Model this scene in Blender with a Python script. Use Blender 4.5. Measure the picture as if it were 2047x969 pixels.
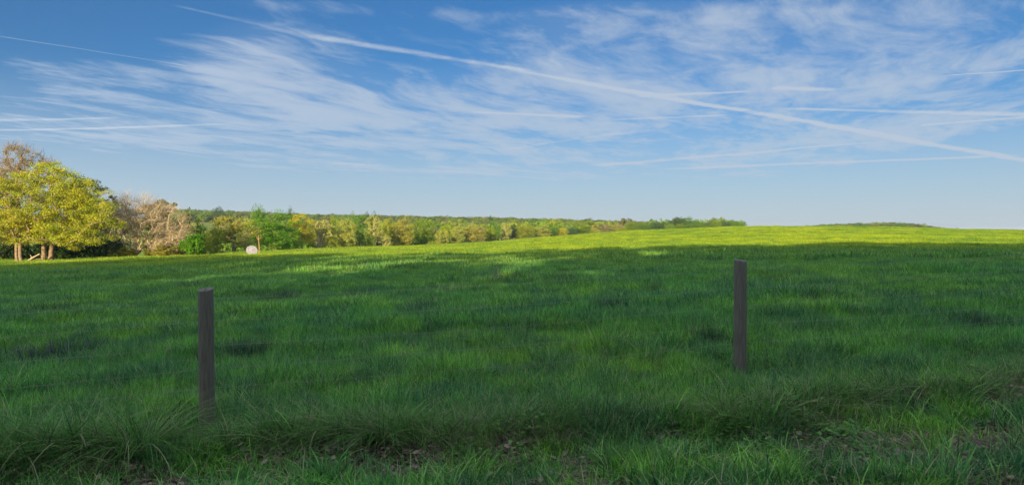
import bpy, math, random
import numpy as np
from mathutils import Vector

R = math.radians
scene = bpy.context.scene
for o in list(bpy.data.objects):
    bpy.data.objects.remove(o)
C = scene.collection

# ------------------------------------------------------------------ camera
F, CX, CY, HZ, EYE = 1462.0, 1023.5, 484.5, 466.0, 1.7
cam_d = bpy.data.cameras.new("camera")
cam = bpy.data.objects.new("camera", cam_d)
C.objects.link(cam)
cam.location = (0, 0, EYE)
cam.rotation_euler = (R(90) - math.atan((CY - HZ) / F), 0, 0)
cam_d.sensor_width = 36.0
cam_d.lens = 36.0 * F / 2047.0
cam_d.clip_start, cam_d.clip_end = 0.05, 30000
scene.camera = cam
scene.render.resolution_x, scene.render.resolution_y = 1024, 484

# ------------------------------------------------------------------ light
SUN_EL, SUN_AZ = 13.0, 196.0          # degrees; azimuth clockwise from +Y (view direction): behind, a little left
scene.view_settings.view_transform = 'Standard'
scene.view_settings.look = 'None'
scene.view_settings.gamma = 1.0
scene.view_settings.exposure = 1.0
scene.cycles.use_denoising = True
scene.cycles.max_bounces = 5
scene.cycles.diffuse_bounces = 4
scene.cycles.transmission_bounces = 4
scene.cycles.transparent_max_bounces = 4
scene.cycles.sample_clamp_indirect = 4

sd = bpy.data.lights.new("sun", 'SUN')
sd.energy, sd.angle, sd.color = 5.0, R(0.5), (1.0, 0.83, 0.52)
sun = bpy.data.objects.new("sun", sd)
C.objects.link(sun)
_d = Vector((math.sin(R(SUN_AZ)) * math.cos(R(SUN_EL)), math.cos(R(SUN_AZ)) * math.cos(R(SUN_EL)), math.sin(R(SUN_EL))))
sun.rotation_euler = _d.to_track_quat('Z', 'Y').to_euler()
sun.location = _d * 50


class NT:
    """small helper for writing node maths"""
    def __init__(self, tree):
        self.t = tree
    def n(self, typ, **kw):
        nd = self.t.nodes.new(typ)
        for k, v in kw.items():
            setattr(nd, k, v)
        return nd
    def put(self, sock, v):
        if isinstance(v, bpy.types.NodeSocket):
            self.t.links.new(v, sock)
        elif v is not None:
            sock.default_value = v
    def m(self, op, a, b=None, c=None, clamp=False):
        nd = self.n('ShaderNodeMath', operation=op, use_clamp=clamp)
        self.put(nd.inputs[0], a); self.put(nd.inputs[1], b)
        if c is not None:
            self.put(nd.inputs[2], c)
        return nd.outputs[0]
    def rng(self, v, a, b, c=0.0, d=1.0, kind='SMOOTHSTEP'):
        nd = self.n('ShaderNodeMapRange', interpolation_type=kind)
        self.put(nd.inputs[0], v)
        for i, x in enumerate((a, b, c, d)):
            self.put(nd.inputs[i + 1], x)
        return nd.outputs[0]
    def mix(self, f, a, b, blend='MIX'):
        nd = self.n('ShaderNodeMix', data_type='RGBA', blend_type=blend)
        self.put(nd.inputs[0], f)
        self.put(nd.inputs[6], a if isinstance(a, bpy.types.NodeSocket) else (*a, 1))
        self.put(nd.inputs[7], b if isinstance(b, bpy.types.NodeSocket) else (*b, 1))
        return nd.outputs[2]
    def comb(self, x, y, z):
        nd = self.n('ShaderNodeCombineXYZ')
        for i, v in enumerate((x, y, z)):
            self.put(nd.inputs[i], v)
        return nd.outputs[0]
    def noise(self, vec, scale, detail=4, rough=0.55, dist=0.0, out=0):
        nd = self.n('ShaderNodeTexNoise')
        if vec is not None:
            self.put(nd.inputs['Vector'], vec)
        nd.inputs['Scale'].default_value = scale
        nd.inputs['Detail'].default_value = detail
        nd.inputs['Roughness'].default_value = rough
        nd.inputs['Distortion'].default_value = dist
        return nd.outputs[out]


# ------------------------------------------------------------------ sky, cirrus and contrails (at infinity, in the world)
world = bpy.data.worlds.new("World")
scene.world = world
world.use_nodes = True
wt = world.node_tree
wt.nodes.clear()
W = NT(wt)
sky = W.n('ShaderNodeTexSky', sky_type='NISHITA')
sky.sun_disc = False
sky.sun_elevation = R(SUN_EL)
sky.sun_rotation = R(SUN_AZ)
sky.altitude = 200
sky.air_density, sky.dust_density, sky.ozone_density = 1.0, 0.1, 6.0
tc = W.n('ShaderNodeTexCoord')
sep = W.n('ShaderNodeSeparateXYZ')
wt.links.new(tc.outputs['Generated'], sep.inputs[0])
dx, dy, dz = sep.outputs
zc = W.m('MAXIMUM', dz, 0.012)
PX, PY = W.m('DIVIDE', dx, zc), W.m('DIVIDE', dy, zc)      # the cloud sheet: a plane one unit up
az = W.m('ARCTAN2', dx, dy)
el = W.m('ARCSINE', dz)
# wisps: the sheet's noise, long in depth, warped
warp = W.noise(W.comb(PX, PY, 0), 0.35, 3, 0.5, out=1)
wv = W.n('ShaderNodeVectorMath', operation='SUBTRACT'); wt.links.new(warp, wv.inputs[0]); wv.inputs[1].default_value = (.5, .5, .5)
wsep = W.n('ShaderNodeSeparateXYZ'); wt.links.new(wv.outputs[0], wsep.inputs[0])
WX = W.m('ADD', PX, W.m('MULTIPLY', wsep.outputs[0], 1.3))
WY = W.m('ADD', PY, W.m('MULTIPLY', wsep.outputs[1], 1.3))
c_, s_ = math.cos(R(24)), math.sin(R(24))
SX = W.m('ADD', W.m('MULTIPLY', WX, c_), W.m('MULTIPLY', WY, -s_))
SY = W.m('ADD', W.m('MULTIPLY', WX, s_), W.m('MULTIPLY', WY, c_))
fine = W.noise(W.comb(W.m('MULTIPLY', SX, 1.25), W.m('MULTIPLY', SY, 0.50), 3.1), 1.1, 9, 0.66, 0.25)
fine2 = W.noise(W.comb(W.m('MULTIPLY', SX, 4.0), W.m('MULTIPLY', SY, 1.6), 9.7), 1.3, 7, 0.62, 0.6)
big = W.noise(W.comb(WX, WY, 0), 0.33, 3, 0.5)
wis = W.m('ADD', W.m('MULTIPLY', fine, 0.72), W.m('MULTIPLY', fine2, 0.28))


def pang(px, py):
    return math.atan((px - CX) / F), math.atan((HZ - py) / math.hypot(F, px - CX))


cov = None
for px, py, rx, ry, a in ((1180, 95, 130, 70, .75), (950, 235, 300, 90, .75), (1250, 295, 300, 50, 1.0), (1480, 110, 190, 70, .8), (1870, 130, 260, 60, .7),
                          (530, 150, 110, 40, .65), (330, 190, 330, 60, .38), (1600, 190, 170, 40, .7), (150, 160, 150, 30, .35), (1900, 230, 260, 30, .45),
                          (840, 260, 200, 60, .5), (560, 70, 120, 35, .5), (1700, 25, 340, 30, .55), (120, 250, 300, 25, .4), (420, 300, 420, 32, .55), (780, 345, 420, 16, .45), (1400, 350, 120, 16, .5), (1750, 260, 330, 40, .4), (1700, 320, 300, 20, .35), (700, 20, 700, 14, .3)):
    a0, e0 = pang(px, py)
    u = W.m('DIVIDE', W.m('SUBTRACT', az, a0), rx / F)
    v = W.m('DIVIDE', W.m('SUBTRACT', el, e0), ry / F)
    r2 = W.m('ADD', W.m('MULTIPLY', u, u), W.m('MULTIPLY', v, v))
    g = W.m('MULTIPLY', W.m('POWER', 2.71828, W.m('MULTIPLY', r2, -0.6)), a)
    cov = g if cov is None else W.m('ADD', cov, g)
covn = W.m('ADD', W.m('MULTIPLY', W.m('MINIMUM', W.m('ADD', cov, W.rng(dz, .30, .6, 0, .9)), 0.95), 0.80), W.m('MULTIPLY', big, 0.30))  # cover thickened overhead, out of view, to brighten the field's shade
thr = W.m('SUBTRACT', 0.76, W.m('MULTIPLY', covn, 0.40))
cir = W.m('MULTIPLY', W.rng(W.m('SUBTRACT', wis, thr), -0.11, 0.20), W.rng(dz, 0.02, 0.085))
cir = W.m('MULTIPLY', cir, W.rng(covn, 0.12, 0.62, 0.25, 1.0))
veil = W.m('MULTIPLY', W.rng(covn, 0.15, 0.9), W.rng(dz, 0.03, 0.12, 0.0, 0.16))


def plane(px, py):
    e = (HZ - py) / F
    return ((px - CX) / F) / e, 1.0 / e


trail = None
lump = W.noise(W.comb(PX, PY, 1.7), 5.5, 5, 0.65)
lump2 = W.noise(W.comb(PX, PY, 4.7), 0.9, 3, 0.5)
for (ax, ay, bx, by, wpx0, wpx1, amp, puff) in (
        (590, 66, 1080, 148, 17, 9, .72, 1.5), (930, 125, 2100, 330, 8.5, 5.5, 1.0, 1.0), (345, 12, 650, 80, 8, 12, .24, 1.2), (1310, 339, 2047, 310, 6, 9, .7, .3), (1180, 332, 1760, 284, 10, 6, .55, .4),
        (940, 224, 1178, 234, 5, 8, .65, .3), (1220, 240, 1460, 230, 6, 5, .5, .4), (1540, 218, 2100, 230, 6, 12, .62, .4), (1880, 153, 2100, 138, 4, 7, .6, .3),
        (-30, 68, 400, 137, 5, 3, .42, .2), (-30, 243, 245, 236, 9, 4, .45, .3), (-30, 262, 475, 250, 6, 6, .55, .3), (880, 341, 1130, 361, 3, 4, .38, .2),
        (1830, 252, 2080, 232, 8, 12, .55, .4), (1270, 193, 1505, 182, 10, 6, .6, .4), (1540, 175, 1680, 180, 10, 10, .55, .6), (520, 268, 610, 264, 3, 5, .3, .3), (1270, 262, 1010, 300, 8, 8, .3, .4), (560, 320, 800, 334, 5, 4, .3, .3)):
    (x0, y0), (x1, y1) = plane(ax, ay), plane(bx, by)
    L = math.hypot(x1 - x0, y1 - y0)
    ux, uy = (x1 - x0) / L, (y1 - y0) / L
    rx_, ry_ = W.m('SUBTRACT', PX, x0), W.m('SUBTRACT', PY, y0)
    al = W.m('ADD', W.m('MULTIPLY', rx_, ux), W.m('MULTIPLY', ry_, uy))
    pe = W.m('ABSOLUTE', W.m('ADD', W.m('ADD', W.m('MULTIPLY', rx_, -uy), W.m('MULTIPLY', ry_, ux)), W.m('MULTIPLY', W.m('SUBTRACT', lump2, .5), 0.10 * y0 * .3)))
    # half widths in sheet units
    nx = abs(ux)
    w0, w1 = wpx0 * 0.5 * y0 * y0 / F * max(nx, .25), wpx1 * 0.5 * y1 * y1 / F * max(nx, .25)
    tt = W.m('DIVIDE', al, L)
    w = W.m('ADD', w0, W.m('MULTIPLY', W.m('MINIMUM', W.m('MAXIMUM', tt, 0), 1), w1 - w0))
    w = W.m('MULTIPLY', w, W.m('ADD', 1 - .3 * puff, W.m('MULTIPLY', lump, 1.4 * puff * .9)))
    prof = W.rng(W.m('DIVIDE', pe, w), .85, 0.1)
    prof = W.m('MULTIPLY', prof, W.m('MULTIPLY', W.rng(tt, -0.02, 0.12), W.rng(tt, 1.02, 0.88)))
    prof = W.m('MULTIPLY', prof, W.m('MULTIPLY', W.rng(lump, .25, .6, 1 - .55 * puff, 1.0), amp))
    trail = prof if trail is None else W.m('MAXIMUM', trail, prof)
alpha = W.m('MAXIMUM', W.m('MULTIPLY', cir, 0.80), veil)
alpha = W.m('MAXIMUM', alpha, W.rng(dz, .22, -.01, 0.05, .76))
alpha = W.m('MAXIMUM', alpha, W.rng(dz, .30, .75, 0.0, .76))  # unseen overhead veil, added as extra skylight for the shaded grass
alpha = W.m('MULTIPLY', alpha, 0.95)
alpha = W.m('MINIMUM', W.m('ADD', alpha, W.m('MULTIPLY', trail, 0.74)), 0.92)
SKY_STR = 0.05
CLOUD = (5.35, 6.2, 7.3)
hs = W.n('ShaderNodeHueSaturation')
hs.inputs['Saturation'].default_value = 1.12
hs.inputs['Value'].default_value = 1.0
wt.links.new(sky.outputs[0], hs.inputs['Color'])
# thin cloud brighter towards the sun: forward scattering, strengthened to lift the shaded field
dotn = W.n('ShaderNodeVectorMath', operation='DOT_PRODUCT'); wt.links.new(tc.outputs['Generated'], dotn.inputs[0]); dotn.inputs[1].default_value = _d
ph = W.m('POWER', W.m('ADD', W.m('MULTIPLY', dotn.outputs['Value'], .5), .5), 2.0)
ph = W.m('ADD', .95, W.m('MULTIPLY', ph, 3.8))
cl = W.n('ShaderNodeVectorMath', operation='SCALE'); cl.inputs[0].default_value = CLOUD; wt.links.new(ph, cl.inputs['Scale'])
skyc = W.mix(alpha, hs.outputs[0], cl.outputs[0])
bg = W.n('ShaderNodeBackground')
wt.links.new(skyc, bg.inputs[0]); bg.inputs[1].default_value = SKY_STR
wo = W.n('ShaderNodeOutputWorld')
wt.links.new(bg.outputs[0], wo.inputs[0])
world.cycles.sampling_method = 'MANUAL'
world.cycles.sample_map_resolution = 512


# ------------------------------------------------------------------ helpers
def tag(o, label=None, cat=None, group=None, kind=None):
    if label: o["label"] = label
    if cat: o["category"] = cat
    if group: o["group"] = group
    if kind: o["kind"] = kind
    return o


def mesh_np(name, verts, faces, mats, tint=None, midx=None, smooth=False):
    """verts (n,3), faces (m,4) or (m,3) arrays"""
    me = bpy.data.meshes.new(name)
    verts = np.asarray(verts, dtype=np.float32); faces = np.asarray(faces, dtype=np.int32)
    k = faces.shape[1]
    me.vertices.add(len(verts)); me.vertices.foreach_set("co", verts.ravel())
    me.loops.add(len(faces) * k); me.loops.foreach_set("vertex_index", faces.ravel())
    me.polygons.add(len(faces))
    me.polygons.foreach_set("loop_start", np.arange(0, len(faces) * k, k, dtype=np.int32))
    if midx is not None:
        me.polygons.foreach_set("material_index", np.asarray(midx, dtype=np.int32))
    if smooth:
        me.polygons.foreach_set("use_smooth", np.ones(len(faces), dtype=bool))
    for m in (mats if isinstance(mats, (list, tuple)) else [mats]):
        me.materials.append(m)
    if tint is not None:
        at = me.attributes.new("tint", 'FLOAT', 'FACE')
        at.data.foreach_set("value", np.asarray(tint, dtype=np.float32))
    me.update(calc_edges=True)
    return me


def link(name, me, parent=None, loc=None):
    o = bpy.data.objects.new(name, me)
    C.objects.link(o)
    if parent: o.parent = parent
    if loc is not None: o.location = loc
    return o


def empty(name, loc=(0, 0, 0), rz=0):
    o = bpy.data.objects.new(name, None)
    C.objects.link(o)
    o.location = loc; o.rotation_euler = (0, 0, rz); o.empty_display_size = .3
    return o


# ------------------------------------------------------------------ terrain
T_PX = np.array([0, 400, 600, 1000, 1200, 1500, 1800, 2047.])
TT = (T_PX - CX) / F
YY = np.array([10, 20, 50, 100, 150, 200, 250, 300, 450, 600, 750, 1000, 1500, 6000.])
ZT = np.array([
    [-.16, -.05, .00, .11, .16, .25, .33, .40],
    [-.40, -.20, -.10, .10, .20, .34, .42, .48],
    [-1.1, -.60, -.40, -.10, .10, .30, .35, .35],
    [-2.65, -1.55, -1.05, -.40, -.10, .30, .38, .35],
    [-3.3, -2.6, -1.65, -.60, .35, 1.3, 1.2, .90],
    [-5.0, -6.0, -2.8, -1.0, 1.0, 2.6, 2.2, 1.6],
    [-7.0, -10., -6.0, -1.3, 1.7, 4.0, 3.4, 2.3],
    [-7.0, -12., -9.0, -1.7, 1.9, 4.7, 4.1, 2.6],
    [-5.0, -8.0, -12., -2.8, .50, 4.0, 3.2, 1.6],
    [3.0, 1.0, -4.0, -3.0, -1.0, 2.5, 2.5, 0.8],
    [16., 15., 10., 8.0, 6.0, 3.0, 4.5, 0.5],
    [26., 24., 20., 16., 12., 4.0, 5.0, 0.5],
    [10.0, 10.0, 8.0, 8.0, 6.0, 1.0, 1.0, -1.0],
    [-20, -20, -20, -20, -20, -20, -20, -20]])
NG = 160
_ly = np.linspace(math.log(10), math.log(6000), NG)
_tt = np.linspace(TT[0], TT[-1], NG)
_tmp = np.array([np.interp(_ly, np.log(YY), ZT[:, j]) for j in range(len(TT))])      # (8,NG)
_grid = np.array([np.interp(_tt, TT, _tmp[:, i]) for i in range(NG)])                # (NG ly, NG t)


def _blur(a, k, ax):
    pad = [(0, 0), (0, 0)]; pad[ax] = (k, k)
    b = np.pad(a, pad, mode='edge')
    return np.mean([np.take(b, range(i, i + a.shape[ax]), axis=ax) for i in range(2 * k + 1)], axis=0)


for _ in range(2):
    _grid = _blur(_grid, 2, 0); _grid = _blur(_grid, 6, 1)

EDGE_X = np.array([-9, -4.1, -1.4, .33, 2.07, 4.3, 9]); EDGE_Y = np.array([5.2, 5.85, 6.25, 6.2, 6.4, 7.1, 9.0])


def edge_y(x):
    return np.interp(x, EDGE_X, EDGE_Y) + .09 * np.sin(x * 2.3) + .06 * np.sin(x * 5.1 + 1)


def lump(x, y):
    """soft bumps of a grazed field"""
    r = np.hypot(x, y)
    a = np.clip((r - 3) / 25, 0.15, 1.0)
    b = np.clip((r - 60) / 150, 0, 1.5) * np.clip((900 - r) / 600, 0, 1)
    return a * .045 * (np.sin(x * .9 + 1.3 * np.sin(y * .31)) + np.sin(y * .55 + .8 * np.sin(x * .41)) + .6 * np.sin(x * 2.1 + y * 1.3)) + \
        b * .16 * (np.sin(x * .13 + 1.1 * np.sin(y * .07)) * np.sin(y * .11 + np.sin(x * .05)))


def gz(x, y):
    x = np.asarray(x, dtype=float); y = np.asarray(y, dtype=float)
    near = .04 * (x + 2.89) - .11
    r = np.hypot(x, y)
    ang = np.arctan2(x, y)
    t = np.tan(np.clip(ang, -R(48), R(48)))
    yy = np.clip(np.where(np.abs(ang) < R(48), y, r * math.cos(R(48))), 10, 6000)
    fy = (np.log(yy) - _ly[0]) / (_ly[-1] - _ly[0]) * (NG - 1)
    ft = np.clip((t - _tt[0]) / (_tt[-1] - _tt[0]), 0, 1) * (NG - 1)
    iy = np.clip(fy.astype(int), 0, NG - 2); it = np.clip(ft.astype(int), 0, NG - 2)
    a, b = fy - iy, ft - it
    g = (_grid[iy, it] * (1 - a) * (1 - b) + _grid[iy + 1, it] * a * (1 - b) + _grid[iy, it + 1] * (1 - a) * b + _grid[iy + 1, it + 1] * a * b)
    w = np.clip((y - 8) / 6, 0, 1); w = w * w * (3 - 2 * w)
    # far behind and to the sides of the view the ground simply levels out
    back = np.clip((np.abs(ang) - R(52)) / R(30), 0, 1)
    z = (np.clip(near, -.6, .8)) * (1 - w) + g * w
    z = z * (1 - back) + np.clip(near, -.6, .8) * back
    # verge: a small step down in front of the long grass
    s = y - edge_y(x)
    z = z - .14 * np.clip(-(s - .15) / .5, 0, 1) * np.clip((11 - np.abs(x)) / 3, 0, 1) * (y > -5)
    return z + lump(x, y)


def gz1(x, y):
    return float(gz(np.array([x]), np.array([y]))[0])


def tx(px, Y):
    return (px - CX) / F * Y


def hit(px, py):
    """depth where the sight line through a picture point meets the ground"""
    ys = np.exp(np.linspace(math.log(4.5), math.log(400), 1500))
    x = (px - CX) / F * ys
    z = gz(x, ys)
    line = EYE - (py - HZ) / F * ys
    k = np.argmax(line <= z)
    return float(x[k]), float(ys[k])


# ------------------------------------------------------------------ materials
def new_mat(name):
    m = bpy.data.materials.new(name)
    m.use_nodes = True
    m.node_tree.nodes.clear()
    return m, NT(m.node_tree)


def leafy(name, color, transl=.35, gloss=.12, rough=.5):
    """finish a blade or leaf material: diffuse + translucent + a little gloss"""
    m, N = new_mat(name)
    col = color(N)
    d = N.n('ShaderNodeBsdfDiffuse'); N.put(d.inputs[0], col)
    t = N.n('ShaderNodeBsdfTranslucent'); N.put(t.inputs[0], col)
    g = N.n('ShaderNodeBsdfGlossy'); g.inputs['Roughness'].default_value = rough; g.inputs['Color'].default_value = (.5, .5, .5, 1)
    a = N.n('ShaderNodeMixShader'); a.inputs[0].default_value = transl
    N.t.links.new(d.outputs[0], a.inputs[1]); N.t.links.new(t.outputs[0], a.inputs[2])
    b = N.n('ShaderNodeMixShader'); b.inputs[0].default_value = gloss
    N.t.links.new(a.outputs[0], b.inputs[1]); N.t.links.new(g.outputs[0], b.inputs[2])
    o = N.n('ShaderNodeOutputMaterial'); N.t.links.new(b.outputs[0], o.inputs[0])
    return m


def attr(N, name='tint'):
    a = N.n('ShaderNodeAttribute'); a.attribute_name = name
    return a.outputs['Fac']


def pos(N):
    return N.n('ShaderNodeNewGeometry').outputs['Position']


def tree_leaf_color(N):
    oi = N.n('ShaderNodeObjectInfo')
    t = attr(N)
    base = oi.outputs['Color']
    c = N.mix(N.rng(t, 0, 1, 0, .75), base, N.mix(1.0, base, (1.35, 1.05, .55), 'MULTIPLY'))
    nz = N.noise(pos(N), .45, 3)
    c = N.mix(N.rng(nz, .35, .65, 0, .6), c, N.mix(1.0, base, (.60, .80, .75), 'MULTIPLY'))
    return c


M_LEAF = leafy("tree_leaves", tree_leaf_color, .42, .02)


def wood_color(N):
    oi = N.n('ShaderNodeObjectInfo')
    r = oi.outputs['Random']
    cr = N.n('ShaderNodeValToRGB'); N.t.links.new(r, cr.inputs[0])
    e = cr.color_ramp
    stops = [(0, (.11, .22, .03)), (.22, (.17, .30, .03)), (.42, (.25, .35, .03)), (.55, (.32, .33, .04)), (.68, (.14, .25, .035)), (.8, (.33, .29, .08)), (.9, (.07, .13, .04)), (1, (.22, .19, .09))]
    e.elements[0].position, e.elements[0].color = stops[0][0], (*stops[0][1], 1)
    e.elements[1].position, e.elements[1].color = 1, (*stops[-1][1], 1)
    for p, c in stops[1:-1]:
        x = e.elements.new(p); x.color = (*c, 1)
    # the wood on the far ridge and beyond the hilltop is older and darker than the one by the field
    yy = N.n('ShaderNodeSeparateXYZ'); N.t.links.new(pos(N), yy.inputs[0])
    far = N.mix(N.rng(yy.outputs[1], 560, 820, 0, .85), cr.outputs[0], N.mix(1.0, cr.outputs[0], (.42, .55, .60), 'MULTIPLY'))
    return N.mix(N.rng(attr(N), 0, 1, 0, .4), far, N.mix(1.0, cr.outputs[0], (1.4, 1.1, .6), 'MULTIPLY'))


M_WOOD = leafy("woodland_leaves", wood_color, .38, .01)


def bark(name, c1, c2, scale=3):
    m, N = new_mat(name)
    n = N.noise(pos(N), scale, 6, .65)
    col = N.mix(N.rng(n, .35, .65), c1, c2)
    d = N.n('ShaderNodeBsdfDiffuse'); N.put(d.inputs[0], col)
    o = N.n('ShaderNodeOutputMaterial'); N.t.links.new(d.outputs[0], o.inputs[0])
    return m


M_BARK = bark("bark_tan", (.30, .21, .13), (.17, .12, .085))
M_BARKP = bark("bark_pale", (.50, .39, .24), (.30, .22, .14))
M_BARKD = bark("bark_dark", (.10, .08, .06), (.06, .05, .04))


def grass_color(N):
    p = pos(N)
    oi = N.n('ShaderNodeObjectInfo')
    t = attr(N)
    big = N.noise(p, .16, 4, .6)
    mid = N.noise(p, .9, 3, .6)
    green = N.mix(N.rng(big, .38, .62), (.11, .37, .072), (.20, .44, .050))
    green = N.mix(N.rng(mid, .42, .60, 0, .8), green, (.050, .18, .090))
    green = N.mix(N.rng(N.noise(p, 3.2, 3, .6), .45, .62, 0, .6), green, (.045, .16, .065))
    green = N.mix(N.rng(oi.outputs['Random'], .55, 1.0, 0, .5), green, (.20, .44, .065))
    green = N.mix(1.0, green, N.mix(N.rng(t, .1, .85, 0, 1, 'LINEAR'), (.42, .48, .60), (1.75, 1.55, 1.25)), 'MULTIPLY')
    return N.mix(N.rng(t, .93, .96, 0, .85), green, (.42, .37, .22))


M_GRASS = leafy("meadow_grass", grass_color, .4, .03, .5)


def far_grass_color(N):
    p = pos(N)
    oi = N.n('ShaderNodeObjectInfo')
    big = N.noise(p, .035, 5, .62)
    mid = N.noise(p, .22, 4, .6)
    green = N.mix(N.rng(big, .38, .62), (.19, .32, .024), (.36, .43, .018))
    green = N.mix(N.rng(mid, .45, .62, 0, .85), green, (.10, .22, .030))
    green = N.mix(N.rng(N.noise(p, .6, 4, .65), .52, .64, 0, .6), green, (.08, .18, .03))
    green = N.mix(1.0, green, N.mix(attr(N), (.65, .7, .8), (1.35, 1.25, 1.1)), 'MULTIPLY')
    return N.mix(N.rng(oi.outputs['Random'], .6, 1.0, 0, .5), green, (.44, .46, .022))


def field_grass_color(N):
    """one meadow: tree-shade coolness put in the green near the fence, sunlit yellow up the rise"""
    y = N.n('ShaderNodeSeparateXYZ'); N.t.links.new(pos(N), y.inputs[0])
    return N.mix(N.rng(y.outputs[1], 14, 90), grass_color(N), far_grass_color(N))  # shade and sun tints blended by depth, on top of the real shadow


M_FIELD = leafy("field_grass", field_grass_color, .4, .03, .5)
M_STRAW = leafy("dry_grass", lambda N: N.mix(N.noise(pos(N), 6, 3), (.13, .10, .07), (.38, .32, .22)), .2, .05)
M_LONG = leafy("long_grass", lambda N: N.mix(N.rng(attr(N), .80, .92, 0, .9), N.mix(1.0, N.mix(N.noise(pos(N), 2.0, 3), (.055, .17, .042), (.14, .31, .055)), N.mix(N.rng(attr(N), 0, .8, 0, 1, 'LINEAR'), (.3, .4, .5), (1.7, 1.6, 1.5)), 'MULTIPLY'), (.30, .27, .16)), .35, .03, .4)
M_WEED = leafy("weed_leaves", lambda N: N.mix(attr(N), (.05, .16, .03), (.12, .27, .03)), .35, .08, .4)
M_CLUMP = leafy("dark_clump_stems", lambda N: N.mix(N.rng(attr(N), .4, 1, 0, 1), (.028, .048, .042), (.085, .072, .085)), .2, .05, .5)
M_LITTER = leafy("leaf_litter", lambda N: N.mix(attr(N), (.07, .045, .035), (.26, .19, .14)), .1, .06, .5)

# ground sheet
m, N = new_mat("ground")
p = pos(N)
sp = N.n('ShaderNodeSeparateXYZ'); N.t.links.new(p, sp.inputs[0])
dist = N.m('SQRT', N.m('ADD', N.m('MULTIPLY', sp.outputs[0], sp.outputs[0]), N.m('MULTIPLY', sp.outputs[1], sp.outputs[1])))
soil = N.mix(N.rng(N.noise(p, 9, 6, .7), .35, .7), (.035, .028, .018), (.10, .075, .05))
thatch = N.mix(N.rng(N.noise(p, 3, 5, .7), .35, .65), (.03, .055, .018), (.05, .09, .02))
verge = N.mix(N.rng(N.noise(p, 1.6, 5, .6), .42, .58), soil, thatch)
near = N.mix(N.rng(dist, 6.5, 9), verge, thatch)
fg = far_grass_color(N)
N2 = N.mix(N.rng(dist, 15, 110), near, fg)
past = N.mix(N.rng(N.noise(p, .02, 5, .6), .4, .6), (.13, .17, .035), (.19, .20, .05))
floor_ = (.05, .065, .025)
pm = N.m('MULTIPLY', N.rng(dist, 300, 420), 1.0)
col = N.mix(pm, N2, past)
bs = N.n('ShaderNodeBsdfDiffuse'); N.put(bs.inputs[0], col)
bmp = N.n('ShaderNodeBump'); bmp.inputs['Strength'].default_value = .6; bmp.inputs['Distance'].default_value = .05
N.put(bmp.inputs['Height'], N.noise(p, 12, 6, .7)); N.t.links.new(bmp.outputs[0], bs.inputs['Normal'])
o = N.n('ShaderNodeOutputMaterial'); N.t.links.new(bs.outputs[0], o.inputs[0])
M_GROUND = m


def build_ground():
    a_front = np.linspace(R(-44), R(44), 330)
    a_rest = np.linspace(R(44), R(360 - 44), 110)[1:-1]
    A = np.concatenate([a_front, a_rest]); nA = len(A)
    rr = np.exp(np.linspace(math.log(1.0), math.log(6500), 420))
    AA, RR = np.meshgrid(A, rr)
    X, Y = np.sin(AA) * RR, np.cos(AA) * RR
    Z = gz(X, Y)
    v = np.stack([X.ravel(), Y.ravel(), Z.ravel()], 1)
    v = np.vstack([v, [[0, 0, gz1(0, 0)]]])
    i, j = np.meshgrid(np.arange(len(rr) - 1), np.arange(nA), indexing='ij')
    j2 = (j + 1) % nA
    f = np.stack([(i * nA + j), (i * nA + j2), ((i + 1) * nA + j2), ((i + 1) * nA + j)], -1).reshape(-1, 4)[:, ::-1]
    c = len(v) - 1
    me = mesh_np("ground", v, f, M_GROUND, smooth=True)
    o = link("ground", me)
    # small cap under the camera
    cap = []
    jj = np.arange(nA)
    capv = v[:nA].tolist() + [v[c].tolist()]
    me2 = bpy.data.meshes.new("cap"); me2.from_pydata(capv, [], [(nA, int((k + 1) % nA), int(k)) for k in jj])
    import bmesh
    bm = bmesh.new(); bm.from_mesh(me); bm.from_mesh(me2); bmesh.ops.remove_doubles(bm, verts=[q for q in bm.verts if abs(q.co.x) < 1.1 and abs(q.co.y) < 1.1], dist=1e-4); bm.to_mesh(me); bm.free()
    bpy.data.meshes.remove(me2)
    tag(o, "grassy field rising gently to the right and dipping to the left", None, None, 'structure')


build_ground()


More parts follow.
